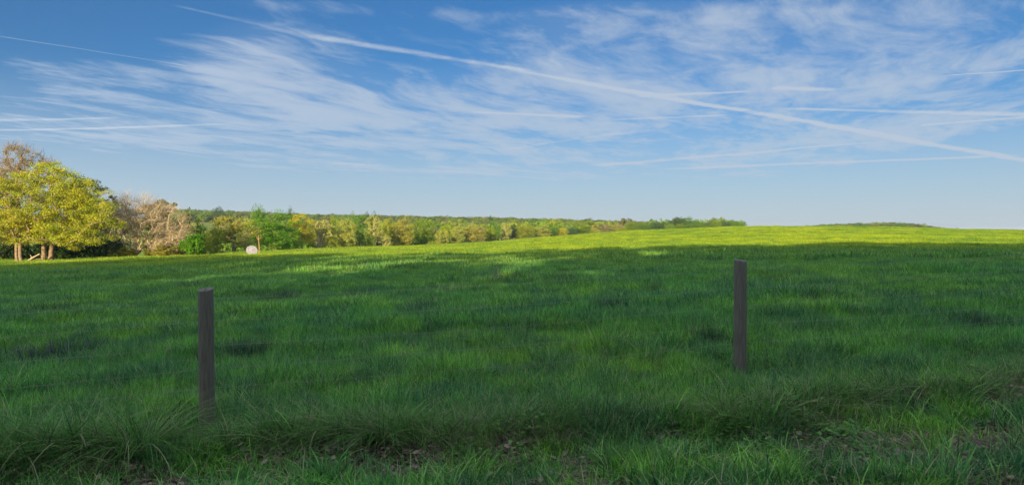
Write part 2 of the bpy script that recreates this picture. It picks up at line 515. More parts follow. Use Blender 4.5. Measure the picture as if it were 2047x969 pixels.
# ------------------------------------------------------------------ trees
def grow(seed, stems, blobs, lift=.25, zpref=.55, tip=.028, expo=.48, jitter=.12, shell=.55, root_flare=1.35):
    """stems: list of polylines [(x,y,z)...]; blobs: (cx,cy,cz,rx,ry,rz,n). Returns clump centres and limb tubes."""
    rg = np.random.default_rng(seed)
    P, par, paths = [], [], []
    for st in stems:
        prev = -1; path = []
        st = np.array(st, float)
        for k in range(len(st) - 1):
            for u in np.linspace(0, 1, 4)[(0 if k == 0 else 1):]:
                q = st[k] * (1 - u) + st[k + 1] * u
                if u not in (0., 1.): q = q + rg.normal(0, jitter * .5, 3) * (1, 1, .3)
                P.append(q); par.append(prev); prev = len(P) - 1; path.append(prev)
        paths.append(path)
    cs = []
    for cx, cy, cz, rx, ry, rz, n in blobs:
        d = rg.normal(0, 1, (n, 3)); d /= np.linalg.norm(d, axis=1)[:, None]
        rad = shell + (1 - shell) * rg.random(n) ** .6
        rad[: n // 4] = rg.random(n // 4) ** .5 * shell
        cs.append(np.array([cx, cy, cz]) + d * rad[:, None] * (rx, ry, rz))
    cs = np.vstack(cs)
    cs = cs[cs[:, 2] > .35]
    axis = np.array(stems[0][0])
    order = np.argsort(np.hypot(cs[:, 0] - axis[0], cs[:, 1] - axis[1]) + .6 * cs[:, 2])
    cs = cs[order]
    for c in cs:
        A = np.array(P)
        dv = c - A
        cost = np.linalg.norm(dv, axis=1) + zpref * np.maximum(0, A[:, 2] - c[2] + .25 * np.hypot(dv[:, 0], dv[:, 1])) * 2 + 50 * (A[:, 2] < .18 * c[2])
        a = int(np.argmin(cost)); pa = A[a]
        L = np.linalg.norm(c - pa)
        mid = (pa + c) / 2 + np.array([0, 0, lift * L * .5]) + rg.normal(0, jitter * L * .5, 3)
        prev = a; path = [a]
        for u in (.3, .6, 1.0):
            q = (1 - u) ** 2 * pa + 2 * u * (1 - u) * mid + u * u * c
            P.append(q); par.append(prev); prev = len(P) - 1; path.append(prev)
        paths.append(path)
    P = np.array(P)
    cnt = np.ones(len(P))
    for i in range(len(P) - 1, -1, -1):
        if par[i] >= 0: cnt[par[i]] += cnt[i] * .5 if False else cnt[i]
    cnt = cnt / 3.0 + 1
    rad = tip * cnt ** expo
    z0 = min(s[0][2] for s in stems)
    rad = rad * (1 + (root_flare - 1) * np.clip(1 - (P[:, 2] - z0) / 1.0, 0, 1))
    return cs, P, rad, paths


def tubes(P, rad, paths, minr=0.0, sides=5):
    V, Fc = [], []; nv = 0
    for path in paths:
        pts = P[path]; r = rad[path].copy()
        if len(path) == 4: r[0] = min(r[0], r[1] * 1.25)
        if r[0] < minr: continue
        n = sides if r[0] > .06 else 3
        d = np.gradient(pts, axis=0); d /= (np.linalg.norm(d, axis=1)[:, None] + 1e-9)
        ref = np.where(np.abs(d[:, 2:3]) > .9, np.array([[1., 0, 0]]), np.array([[0, 0, 1.]]))
        u = np.cross(d, ref); u /= (np.linalg.norm(u, axis=1)[:, None] + 1e-9); w = np.cross(d, u)
        a = np.arange(n) / n * 2 * math.pi
        ring = pts[:, None, :] + r[:, None, None] * (u[:, None, :] * np.cos(a)[None, :, None] + w[:, None, :] * np.sin(a)[None, :, None])
        V.append(ring.reshape(-1, 3))
        for i in range(len(pts) - 1):
            for j in range(n):
                k = (j + 1) % n
                Fc.append((nv + i * n + j, nv + i * n + k, nv + (i + 1) * n + k, nv + (i + 1) * n + j))
        nv += len(pts) * n
    return np.vstack(V), np.array(Fc)


def leaves(rg, cs, n, rc, size, flat=.55, up=.5, aspect=.55):
    """small folded leaf sprays round each clump centre"""
    k = len(cs)
    idx = np.repeat(np.arange(k), n)
    d = rg.normal(0, 1, (len(idx), 3)); d /= np.linalg.norm(d, axis=1)[:, None]
    cr = (rc * (.6 + .8 * rg.random(k)))[idx]
    rad = rg.random(len(idx)) ** .45
    p = cs[idx] + d * (rad * cr)[:, None] * (1, 1, flat)
    nrm = d * .7 + rg.normal(0, .55, d.shape) + (0, 0, up); nrm /= np.linalg.norm(nrm, axis=1)[:, None]
    a = rg.normal(0, 1, d.shape); a -= nrm * np.sum(a * nrm, 1)[:, None]; a /= np.linalg.norm(a, axis=1)[:, None]
    b = np.cross(nrm, a)
    s = (size * (.55 + .9 * rg.random(len(idx))))[:, None]
    v = np.stack([p - a * s, p - b * s * aspect + nrm * s * .12, p + a * s, p + b * s * aspect + nrm * s * .12], 1).reshape(-1, 3)
    f = np.arange(len(v)).reshape(-1, 4)
    ct = rg.random(k)[idx] * .6 + rg.random(len(idx)) * .4
    return v, f, ct


def twigs(rg, cs, P, n, ln, w):
    k = len(cs); idx = np.repeat(np.arange(k), n)
    cen = np.array([0, 0, cs[:, 2].mean() * .35])
    out = cs - cen; out /= np.linalg.norm(out, axis=1)[:, None]
    d = out[idx] + rg.normal(0, .55, (len(idx), 3)); d /= np.linalg.norm(d, axis=1)[:, None]
    p = cs[idx] + rg.normal(0, ln * .35, (len(idx), 3))
    l = (ln * (.5 + rg.random(len(idx))))[:, None]
    side = np.cross(d, rg.normal(0, 1, d.shape)); side /= np.linalg.norm(side, axis=1)[:, None]
    bend = rg.normal(0, .12, d.shape) * l
    v = np.stack([p - side * w, p + side * w, p + d * l + bend + side * w * .4, p + d * l + bend - side * w * .4], 1).reshape(-1, 3)
    return v, np.arange(len(v)).reshape(-1, 4)


def tree_meshes(name, seed, stems, blobs, barkm, leaf=None, twig=None, **kw):
    """leaf = (count, clump radius, size, flat); twig = (count, length, width)"""
    rg = np.random.default_rng(seed + 99)
    cs, P, rad, paths = grow(seed, stems, blobs, **kw)
    tv, tf = tubes(P, rad, paths)
    parts = {}
    if twig:
        v2, f2 = twigs(rg, cs, P, *twig)
        parts['twigs'] = mesh_np(name + "_twigs", v2, f2, barkm)
    parts['trunk'] = mesh_np(name + "_trunk", tv, tf, barkm, smooth=True)
    if leaf:
        v, f, ct = leaves(rg, cs, *leaf)
        parts['crown'] = mesh_np(name + "_crown", v, f, M_LEAF, tint=ct)
    return parts


def place(name, parts, x, y, label, cat='tree', color=(.1, .15, .03), scale=(1, 1, 1), rz=0, group=None, sink=.1):
    t = empty(name, (x, y, gz1(x, y) - sink), rz)
    t.scale = scale
    for k, me in parts.items():
        o = link(k, me, t)
        o.color = (*color, 1)
        if k == 'twigs': o['kind'] = 'stuff'
    return tag(t, label, cat, group)


COL = dict(yg=(.42, .44, .030), bright=(.125, .285, .010), olive=(.32, .36, .035), tan=(.40, .43, .085), orange=(.50, .45, .035), green=(.13, .26, .025),
           mid=(.20, .31, .020), dk=(.065, .13, .03), brown=(.34, .32, .11), lime=(.28, .36, .014), grey=(.22, .215, .09), blue=(.07, .16, .06))

# --- the group of big trees at the left end of the field
TL = "trees lining the field"
p1 = tree_meshes("oak_a", 3, [[(0, 0, 0), (.1, 0, 3), (.3, .2, 6), (.8, 0, 10), (1.2, 0, 13)], [(.9, .3, 0), (1.1, .3, 2.2), (2.2, .4, 5), (4, 0, 7.5)]],
                 [(1.0, 0, 9, 7.4, 6, 5.6, 105), (6.2, -.5, 6.2, 6.6, 5, 4.2, 120), (-3, -.5, 6.3, 3.8, 4, 4.0, 45), (1.4, 0, 12.8, 4.8, 4, 2.7, 55), (5.4, 0, 10, 5.2, 4.5, 3.6, 60), (4.5, -2, 3.8, 6.5, 3, 1.5, 45)], M_BARK,
                 leaf=(135, 1.12, .105, .5), tip=.03, expo=.46)
place("oak_tree", p1, tx(87, 115), 115, "big yellow-green spreading tree with two pale trunks beside a fallen log", color=COL['yg'], group=TL)
p2 = tree_meshes("oak_b", 8, [[(0, 0, 0), (-.2, 0, 3), (-.4, .2, 6), (-.6, 0, 10)], [(-.9, .3, 0), (-1.0, .3, 3), (-2, .4, 6), (-3, 0, 8)]],
                 [(-1.5, 0, 8.2, 5.8, 5, 5.2, 95), (-5, 0, 6, 4, 4, 3.8, 40), (1.2, -1, 5.5, 3.2, 3, 3.2, 40), (-.5, 0, 11.5, 4.2, 3.5, 2.7, 45)], M_BARK,
                 leaf=(130, 1.12, .105, .5), tip=.03, expo=.46)
place("oak_tree", p2, tx(43, 114), 114, "yellow-green tree with a thick and a thin trunk at the photo's left edge", color=(.40, .40, .035), group=TL)
p3 = tree_meshes("tall_sparse", 12, [[(0, 0, 0), (.2, 0, 7), (.3, 0, 13), (.8, 0, 18)]],
                 [(1.0, 0, 17, 6.2, 5, 4.2, 95), (-3, 0, 14, 5, 4, 4, 35)], M_BARK, leaf=(34, .8, .14, .6), twig=(26, 1.1, .022), tip=.03, expo=.45)
place("sparse_tree", p3, tx(30, 138), 138, "tall thin-leaved brown tree rising above the yellow-green trees", color=(.33, .26, .08), group=TL)
p4 = tree_meshes("dark_b", 17, [[(0, 0, 0), (0, 0, 6), (.4, 0, 11)]], [(0, 0, 10, 4.8, 4, 4.6, 80)], M_BARKD, leaf=(70, .9, .18, .6))
place("dark_tree", p4, tx(172, 132), 132, "dark green tree showing behind the right shoulder of the big yellow-green tree", color=(.13, .145, .035), group=TL)
p5 = tree_meshes("thin_c", 21, [[(0, 0, 0), (0, 0, 5), (.4, 0, 9)]], [(0, 0, 7.4, 4.4, 4, 4.2, 90)], M_BARK, leaf=(60, .8, .15, .6), twig=(10, .9, .02))
place("thin_tree", p5, tx(232, 138), 138, "olive thin-leaved tree between the yellow-green tree and the bare tree", color=(.24, .20, .045), group=TL)
# bare tree: limbs fanning from a low fork
p6 = tree_meshes("bare", 5, [[(0, 0, 0), (0, 0, 1.6), (.1, 0, 4.5), (.2, 0, 8)], [(.1, 0, .9), (1.2, -.2, 2.6), (3.2, -.3, 5.2)], [(-.1, 0, 1.0), (-1.2, 0, 2.6), (-2.6, 0, 5.4)], [(.1, 0, .8), (2, -.4, 2.2), (4.6, -.4, 3.9)], [(0, 0, 1.5), (.9, 0, 4.2), (1.9, 0, 7.5)]],
                 [(0.3, 0, 8, 4.2, 3.6, 2.8, 110), (4, 0, 5.8, 4.8, 4, 3.6, 140), (-2.2, 0, 5.8, 2.6, 3, 3, 50), (5.2, 0, 3.2, 4.2, 3.5, 2.2, 90), (-1.8, 0, 2.6, 2.5, 2.5, 1.8, 24)], M_BARKP,
                 twig=(24, 1.0, .013), tip=.036, expo=.46, zpref=.8, shell=.72)
place("bare_tree", p6, tx(270, 124), 124, "bare tan tree with pale limbs fanning from a low fork", color=COL['brown'], group=TL)
p7 = tree_meshes("dark_d", 25, [[(0, 0, 0), (0, 0, 5), (0, 0, 9)]], [(0, 0, 8, 3.6, 3, 3.4, 60)], M_BARKD, leaf=(60, .8, .18, .6))
place("dark_tree", p7, tx(318, 142), 142, "dark green tree whose top shows just behind the bare tree", color=(.08, .12, .035), scale=(1.05, 1, 1.02), group=TL)
place("thin_tree", p5, tx(338, 136), 136, "low olive tree right behind the bare tree's right side", color=(.25, .22, .04), scale=(.9, .9, .62), rz=2, group=TL)
place("oak_tree", p2, tx(128, 129), 129, "duller yellow-green crown filling in behind the big forked tree's right side", color=(.30, .29, .03), scale=(-1.0, 1, .92), group=TL)
place("oak_tree", p2, tx(-22, 124), 124, "yellow-green crown cut by the left edge of the photo, low beside the tall brown tree", color=(.38, .35, .025), scale=(1.1, 1, 1.02), rz=.4, group=TL)
# shrubs
sh = [tree_meshes(f"shrub_{i}", 40 + i, [[(0, 0, 0), (0, 0, .8), (.1, 0, 1.6)], [(0, 0, 0), (.5, .1, .9)]],
                  [(0, 0, 1.5, 2.0, 1.8, 1.4, 45), (.8 - i * .6, 0, 1.1, 1.6, 1.4, 1.0, 22)], M_BARKD, leaf=(46, .5, .13, .7), tip=.015) for i in range(3)]
SHL = [(8, 121, 1.6, 1.3, (.045, .075, .02), "dark shrub behind the leftmost trunk at the photo's left edge"),
       (62, 123, 1.2, 1.2, (.05, .10, .02), "dark shrub behind the fallen log between the two pairs of trunks"),
       (112, 124, 1.5, 1.3, (.05, .09, .02), "dark green shrub just right of the forked pale trunks"),
       (150, 122, 1.5, 1.0, (.07, .13, .02), "mid green low shrub under the big yellow-green tree"),
       (188, 124, 1.7, 1.3, (.04, .07, .02), "darkest shrub in the shade under the long right branches"),
       (222, 123, 1.3, 1.5, (.05, .10, .035), "dark shrub at the right tip of the big yellow-green tree"),
       (243, 122, 1.0, .8, (.30, .30, .04), "low yellowish bush left of the bare tree's foot"),
       (330, 123, 1.7, .85, (.29, .28, .05), "brushy olive bush right of the bare tree's foot"),
       (365, 126, 1.1, 1.7, (.14, .26, .012), "fresh green shrub between the bare tree and the far pasture"),
       (386, 122, 1.0, 1.45, (.11, .27, .012), "vivid green shrub right of the bare tree at the field edge"),
       (374, 140, 1.4, 2.9, (.16, .25, .014), "tall light green bush just left of the far pasture")]
for k, (px, Y, sx, sz, c, lab) in enumerate(SHL):
    place("shrub", sh[k % 3], tx(px, Y), Y, lab, cat='shrub', color=c, scale=(sx, sx, sz), rz=k * 1.3, group="shrubs along the field edge", sink=.15)


# fallen log: a tapering limb with stubs
def log(name, pts, r0, r1, label, mat=M_BARKP, stubs=(), cat='log'):
    P = [np.array(p, float) for p in pts]; n = len(P)
    rad = list(np.linspace(r0, r1, n)); paths = [list(range(n))]
    for (i, v) in stubs:
        P.append(P[i] + np.array(v) * .6); P.append(P[i] + np.array(v)); rad += [rad[i] * .5, rad[i] * .3]; paths.append([i, len(P) - 2, len(P) - 1])
    v, f = tubes(np.array(P), np.array(rad), paths, sides=8)
    o0 = v.mean(0); me = mesh_np(name, v - o0, f, mat, smooth=True)
    return tag(link(name, me, loc=o0), label, cat)


x0, y0 = tx(60, 112.5), 112.5
g = gz1(x0, y0)
log("fallen_log", [(x0 - .4, y0, g + .05), (x0 + .3, y0, g + .55), (x0 + 1.2, y0 + .4, g + 1.15)], .16, .10, "pale fallen log leaning against the big tree's trunk", stubs=[(1, (-.3, 0, .5))])
log("fallen_branch", [(x0 - .9, y0 + .3, g + .1), (x0 + .4, y0 + .5, g + .35), (x0 + 1.3, y0 + .6, g + .42)], .09, .05, "thin fallen branch lying behind the pale log", mat=M_BARK, stubs=[(1, (.2, 0, .5))], cat='branch')

# --- stock of smaller trees for the tree line (12 m tall, seen 150 to 500 m away)
def stock(seed, kind):
    if kind == 'full':
        return tree_meshes("full", seed, [[(0, 0, 0), (0, 0, 4), (.3, 0, 9)]], [(0, 0, 6.5, 4.6, 4.2, 5.3, 90), (1.5, 0, 4, 3.8, 3.5, 3, 36), (-1.8, 0, 4.2, 3.5, 3.5, 3, 36)], M_BARK, leaf=(80, 1.1, .165, .65))
    if kind == 'oval':
        return tree_meshes("oval", seed, [[(0, 0, 0), (.1, 0, 4), (.2, 0, 9)]], [(0, 0, 7.3, 3.5, 3.2, 4.6, 90), (.6, -.4, 4.4, 3.2, 3, 2.4, 30)], M_BARKP, leaf=(70, 1.0, .16, .65))
    if kind == 'open':
        return tree_meshes("open", seed, [[(0, 0, 0), (.2, 0, 3.5), (-.2, 0, 7), (.2, 0, 9.5)], [(.2, 0, 1.5), (1.6, -.2, 4.5), (2.6, 0, 7.5)]], [(0, 0, 7.2, 4.6, 4, 4.4, 85), (.5, 0, 4.2, 4.6, 4, 2.6, 24)], M_BARKP, leaf=(52, .9, .18, .6), twig=(3, .9, .03), tip=.05)
    if kind == 'stems':
        return tree_meshes("stems", seed, [[(0, 0, 0), (.5, -.3, 3.5), (1.8, 0, 8)], [(-.4, 0, 0), (-.3, -.2, 4), (-.9, 0, 8.5)], [(.4, 0, 0), (2, -.4, 3), (4, 0, 6.5)], [(-.5, 0, 0), (-1.6, -.3, 3.5), (-2.6, 0, 7)]],
                           [(.3, .6, 9, 3.9, 3.5, 2.8, 62), (1, 1.5, 5, 4, 2.5, 3, 22)], M_BARKP, leaf=(46, .85, .18, .6), twig=(3, .9, .03), tip=.06, expo=.4)
    if kind == 'bush':
        return tree_meshes("bushy", seed, [[(0, 0, 0), (0, 0, 1.5), (.3, 0, 4)], [(0, 0, 0), (1.5, 0, 2.5)]], [(0, 0, 4.5, 6, 5, 4.2, 100), (-2.5, 0, 3, 3.5, 4, 2.6, 25)], M_BARK, leaf=(74, 1.25, .18, .65))


ST = {k: [stock(60 + 7 * i + 3 * j, k) for j in range(2)] for i, k in enumerate(('full', 'oval', 'open', 'stems', 'bush'))}
SW = dict(full=5.3, oval=4.3, open=5.4, stems=5.2, bush=7.2)       # half widths
SHT = dict(full=12.2, oval=12.2, open=12.0, stems=12.2, bush=9.0)
ROW = [  # px, half width px, top py, depth, kind, colour, label
    (404, 24, 462, 150, 'bush', 'olive', "low olive brushy tree at the foot of the far pasture"),
    (428, 22, 452, 158, 'bush', 'olive', "rounded olive tree just left of the white-trunked tree"),
    (466, 48, 428, 162, 'open', (.34, .34, .035), "spreading yellow-olive tree with a white trunk left of the hay bale"),
    (488, 20, 462, 150, 'open', 'tan', "thin tan tree directly behind the hay bale"),
    (505, 30, 432, 200, 'open', 'tan', "dull tan tree top between the white-trunked tree and the vivid green tree"),
    (550, 50, 420, 195, 'full', 'bright', "largest vivid green round tree right of the hay bale"),
    (602, 26, 422, 210, 'oval', 'orange', "orange-yellow tree leaning against the vivid green tree's right side"),
    (640, 24, 436, 215, 'stems', 'tan', "cluster of pale leaning bare stems right of the orange-yellow tree"),
    (648, 17, 427, 226, 'oval', 'grey', "grey-brown domed tree behind the pale leaning stems"),
    (668, 14, 432, 236, 'oval', 'lime', "narrow lime tree just right of the grey-brown dome"),
    (692, 23, 432, 222, 'full', 'tan', "broad tan tree second right of the grey-brown dome"),
    (663, 16, 468, 214, 'bush', 'olive', "low olive bush at the foot of the broad tan tree"),
    (722, 17, 424, 250, 'oval', 'green', "dark-stemmed green tree right of the broad tan tree"),
    (748, 19, 428, 244, 'open', 'tan', "tan-orange tree with spreading pale branches right of the dark-stemmed tree"),
    (737, 14, 464, 232, 'bush', 'mid', "small green bush in front of the spreading pale branches"),
    (767, 14, 470, 238, 'stems', 'tan', "short cluster of pale stems under the tan-orange tree"),
    (778, 16, 430, 262, 'full', 'olive', "olive tree behind the short pale stems"),
    (806, 22, 432, 262, 'full', (.39, .37, .06), "golden-tan tree fourth right of the broad tan tree"),
    (842, 24, 432, 285, 'full', 'mid', "tall mid green tree right of the golden-tan tree"),
    (862, 11, 482, 268, 'bush', 'lime', "little lime bush at the foot of the tall mid green tree"),
    (870, 13, 450, 300, 'open', 'brown', "thin brownish tree right of the tall mid green tree"),
    (884, 17, 458, 285, 'bush', 'tan', "low tan bushy tree in front of the lime crown"),
    (892, 18, 446, 318, 'full', 'lime', "lime crown above the low tan bushy tree"),
    (915, 15, 448, 310, 'full', 'tan', "pinkish tan tree just right of the lime crown"),
    (945, 24, 444, 320, 'full', (.42, .40, .09), "wide cream-tan tree in the middle of the tree line"),
    (963, 12, 448, 345, 'oval', 'grey', "narrow grey-brown tree leaning right of the wide cream-tan tree"),
    (978, 14, 452, 335, 'full', 'lime', "small lime tree right of the wide cream-tan tree"),
    (992, 9, 447, 362, 'oval', 'green', "narrow green tree with pale straight stems"),
    (1011, 12, 443, 372, 'open', 'tan', "pinkish tree right of the pale straight stems"),
    (1026, 9, 447, 380, 'oval', 'dk', "narrow dark tree near the middle of the photo"),
    (1048, 19, 445, 382, 'full', 'olive', "wide olive-yellow tree right of the narrow dark tree"),
    (1082, 18, 447, 392, 'full', 'tan', "rounded rusty tan tree, last of the tan trees before the green ones"),
    (1106, 12, 450, 405, 'full', 'green', "green tree just right of the rounded rusty tan tree"),
    (1121, 15, 455, 408, 'bush', 'orange', "low orange-tan bush among green trees"),
    (1146, 11, 452, 418, 'full', 'blue', "bluish dark tree right of the low orange-tan bush"),
    (1168, 16, 444, 424, 'full', 'mid', "mid green tree second right of the low orange-tan bush"),
    (1186, 15, 455, 424, 'bush', 'tan', "small dusty tan bush in front of green trees"),
    (1209, 15, 446, 436, 'open', 'grey', "greyish thin tree right of the small dusty tan bush"),
    (1236, 17, 446, 440, 'bush', 'brown', "brownish bush on the slope before the green wood"),
    (1243, 13, 455, 432, 'bush', 'lime', "small lime bush in front of the brownish bush"),
    (1264, 16, 440, 452, 'full', 'mid', "mid green tree first right of the brownish bush"),
    (1288, 15, 444, 458, 'full', 'green', "green tree second right of the brownish bush"),
    (1312, 15, 441, 465, 'full', 'blue', "bluish green tree on the rise, third right of the brownish bush"),
    (1334, 12, 438, 490, 'full', 'dk', "small dark tree left of the dark domed crowns"),
    (1356, 14, 432, 500, 'full', 'dk', "left one of two dark domed crowns high on the rise"),
    (1380, 17, 432, 510, 'full', 'green', "right one of two dark domed crowns high on the rise"),
    (1337, 14, 446, 470, 'bush', 'mid', "low green tree below the small dark tree"),
    (1362, 15, 445, 475, 'full', 'mid', "low green tree below the dark domed crowns"),
    (1392, 13, 444, 490, 'full', 'green', "green tree on the slope right below the domed crowns"),
    (1412, 13, 438, 500, 'full', 'green', "green tree second right of the domed crowns"),
    (1433, 9, 438, 505, 'full', 'mid', "small round light green tree fourth from the end of the tree line"),
    (1449, 10, 439, 508, 'full', 'blue', "dark bluish tree third from the end of the tree line"),
    (1464, 10, 437, 510, 'full', 'green', "round tree second from the right end of the tree line"),
    (1480, 11, 443, 512, 'full', 'green', "last low tree where the tree line meets the open hilltop"),
    (437, 13, 412, 750, 'bush', 'dk', "lone dark domed tree on the hill above the far pasture"),
    (515, 24, 408, 300, 'bush', 'green', "tall domed green tree standing above the tree line left of the vivid green tree"),
    (584, 18, 415, 300, 'bush', 'dk', "dark pointed tree top behind the orange-yellow tree"),
    (740, 20, 422, 330, 'bush', 'dk', "dark tree top above the tan-orange tree"),
    (705, 19, 424, 320, 'bush', 'green', "green tree top above the broad tan tree"),
    (1180, 26, 436, 560, 'bush', (.08, .085, .045), "dark greyish crown standing above the wood's skyline"),
    (980, 5, 430, 820, 'bush', 'dk', "tiny dark tree poking above the far ridge"),
]
for k, (px, hw, top, Y, kind, c, lab) in enumerate(ROW):  # each tree of the line is a thing of its own
    x = tx(px, Y); zb = gz1(x, Y)
    H = EYE + (HZ - top) / F * Y - zb + .1
    w = hw * 1.24 / F * Y
    if isinstance(c, str): c = COL[c]
    sx = w / SW[kind]; sz = H / SHT[kind]
    istree = kind != 'bush' or 'tree' in lab.split(' ')[:6] or 'crown' in lab
    place("tree" if istree else "bush", ST[kind][k % 2], x, Y, lab, cat='tree' if istree else 'bush', color=c,
          scale=(sx, sx, sz), rz=0 if kind in ('stems', 'open') else k * 2.1, group="trees of the tree line along the field's far edge")
# reddish sapling beside the bale, small heap of bare reddish earth
x0, y0 = tx(518, 108), 108; g = gz1(x0, y0)
log("sapling", [(x0, y0, g - .1), (x0 + .02, y0, g + 1.2), (x0 - .1, y0, g + 2.2), (x0 - .05, y0, g + 3.0)], .09, .035, "thin reddish sapling stem standing right of the hay bale", mat=bark("bark_red", (.42, .22, .11), (.30, .17, .10)), stubs=[(2, (.4, 0, .5)), (2, (-.4, 0, .6))], cat='sapling')
x0, y0 = tx(1673, 330), 330
place("bush", sh[0], x0, y0, "tiny yellow bush on the hilltop below the far wood", cat='bush', color=(.55, .38, .01), scale=(.9, .9, .35), group=None)


# ------------------------------------------------------------------ instancing of stuff (points with variant, size and turn)
def hidden_coll(name, meshes):
    c = bpy.data.collections.new(name)
    for i, me in enumerate(meshes):
        o = bpy.data.objects.new(f"{name}_{i:02d}", me); c.objects.link(o)
    return c


def scatter(name, pts, scl, rot, var, coll, label, group=None):
    me = bpy.data.meshes.new(name)
    n = len(pts)
    me.vertices.add(n); me.vertices.foreach_set("co", np.asarray(pts, np.float32).ravel())
    a = me.attributes.new("scl", 'FLOAT_VECTOR', 'POINT'); a.data.foreach_set("vector", np.asarray(scl, np.float32).ravel())
    a = me.attributes.new("rot", 'FLOAT_VECTOR', 'POINT'); a.data.foreach_set("vector", np.asarray(rot, np.float32).ravel())
    a = me.attributes.new("var", 'INT', 'POINT'); a.data.foreach_set("value", np.asarray(var, np.int32))
    o = link(name, me)
    ng = bpy.data.node_groups.new(name, 'GeometryNodeTree')
    ng.interface.new_socket("Geometry", in_out='INPUT', socket_type='NodeSocketGeometry')
    ng.interface.new_socket("Geometry", in_out='OUTPUT', socket_type='NodeSocketGeometry')
    gi, go = ng.nodes.new('NodeGroupInput'), ng.nodes.new('NodeGroupOutput')
    mp = ng.nodes.new('GeometryNodeMeshToPoints')
    ip = ng.nodes.new('GeometryNodeInstanceOnPoints')
    ci = ng.nodes.new('GeometryNodeCollectionInfo')
    ci.inputs['Collection'].default_value = coll
    ci.inputs['Separate Children'].default_value = True
    ci.inputs['Reset Children'].default_value = True
    def at(nm, typ):
        q = ng.nodes.new('GeometryNodeInputNamedAttribute'); q.data_type = typ; q.inputs[0].default_value = nm
        return q.outputs['Attribute']
    L = ng.links.new
    L(gi.outputs[0], mp.inputs['Mesh']); L(mp.outputs[0], ip.inputs['Points'])
    L(ci.outputs[0], ip.inputs['Instance']); ip.inputs['Pick Instance'].default_value = True
    L(at('var', 'INT'), ip.inputs['Instance Index'])
    e2r = ng.nodes.new('FunctionNodeEulerToRotation'); L(at('rot', 'FLOAT_VECTOR'), e2r.inputs[0])
    L(e2r.outputs[0], ip.inputs['Rotation']); L(at('scl', 'FLOAT_VECTOR'), ip.inputs['Scale'])
    L(ip.outputs[0], go.inputs[0])
    md = o.modifiers.new("scatter", 'NODES'); md.node_group = ng
    tag(o, label, None, group, 'stuff')
    return o


rg = np.random.default_rng(11)
# far woods
wl = []
for i in range(5):
    r_ = np.random.default_rng(200 + i)
    cs, P, rad, paths = grow(300 + i, [[(0, 0, 0), (0, 0, 4), (0, 0, 7)]], [(0, 0, 6.5, 4.2, 4.2, 4.0, 34), (1 - i * .5, 0, 4.2, 3.8, 3.8, 2.6, 14)])
    v, f, ct = leaves(r_, cs, 15, 1.35, .52, .65)
    tv, tf = tubes(P[:7], rad[:7], [paths[0]], sides=4)
    mi = np.r_[np.zeros(len(f)), np.ones(len(tf))]
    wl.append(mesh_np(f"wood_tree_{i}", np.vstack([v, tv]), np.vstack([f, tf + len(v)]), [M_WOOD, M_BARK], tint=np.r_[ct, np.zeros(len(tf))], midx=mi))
cw = hidden_coll("woodland_trees", wl)


def wood_points(n, fn, seed):
    r = np.random.default_rng(seed)
    px, Y = fn(r, n)
    x = (px - CX) / F * Y
    return np.stack([x, Y, gz(x, Y) - .2], 1)


def in_pasture(px, Y):
    return (px > 345) & (px < 470) & (Y > 540) & (Y < 735)


a = wood_points(4200, lambda r, n: (r.uniform(300, 1500, n), np.sqrt(r.uniform(250 ** 2, 1050 ** 2, n))), 1)
px = a[:, 0] / a[:, 1] * F + CX
edge = np.interp(px, [300, 500, 620, 800, 1000, 1200, 1400, 1500], [300, 240, 262, 310, 410, 470, 520, 545])
keep = (a[:, 1] > edge) & ~in_pasture(px, a[:, 1]) & ((px < 1490 - (a[:, 1] - 500) * .1))
a = a[keep]
b = wood_points(700, lambda r, n: (r.uniform(1480, 2120, n), r.uniform(860, 960, n)), 2)
bpx = b[:, 0] / b[:, 1] * F + CX
# the far wood's skyline: wood thickens between two points and thins to scrub at both ends
bh = np.interp(bpx, [1480, 1560, 1640, 1700, 1800, 1845, 1880, 1950, 2047, 2120], [.30, .34, .78, .92, 1.0, .85, .52, .40, .34, .4])
sa = np.interp(px[keep], [300, 700, 1150, 1500], [.95, .8, .72, .7])
n1, n2 = len(a), len(b)
pts = np.vstack([a, b])
nearw = 1 + .35 * np.clip(1 - (a[:, 1] - np.interp(px[keep], [300, 500, 620, 800, 1000, 1200, 1400, 1500], [300, 240, 262, 310, 410, 470, 520, 545])) / 120, 0, 1)
s = np.r_[rg.uniform(.72, 1.2, n1) * sa * nearw, bh * rg.uniform(.75, 1.08, n2)]
scatter("woodland", pts, np.stack([s * 1.35, s * 1.35, s], 1), np.stack([0 * s, 0 * s, rg.uniform(0, 6.28, len(s))], 1), rg.integers(0, 5, len(s)), cw, "mixed green woodland covering the valley and ridge behind the field")

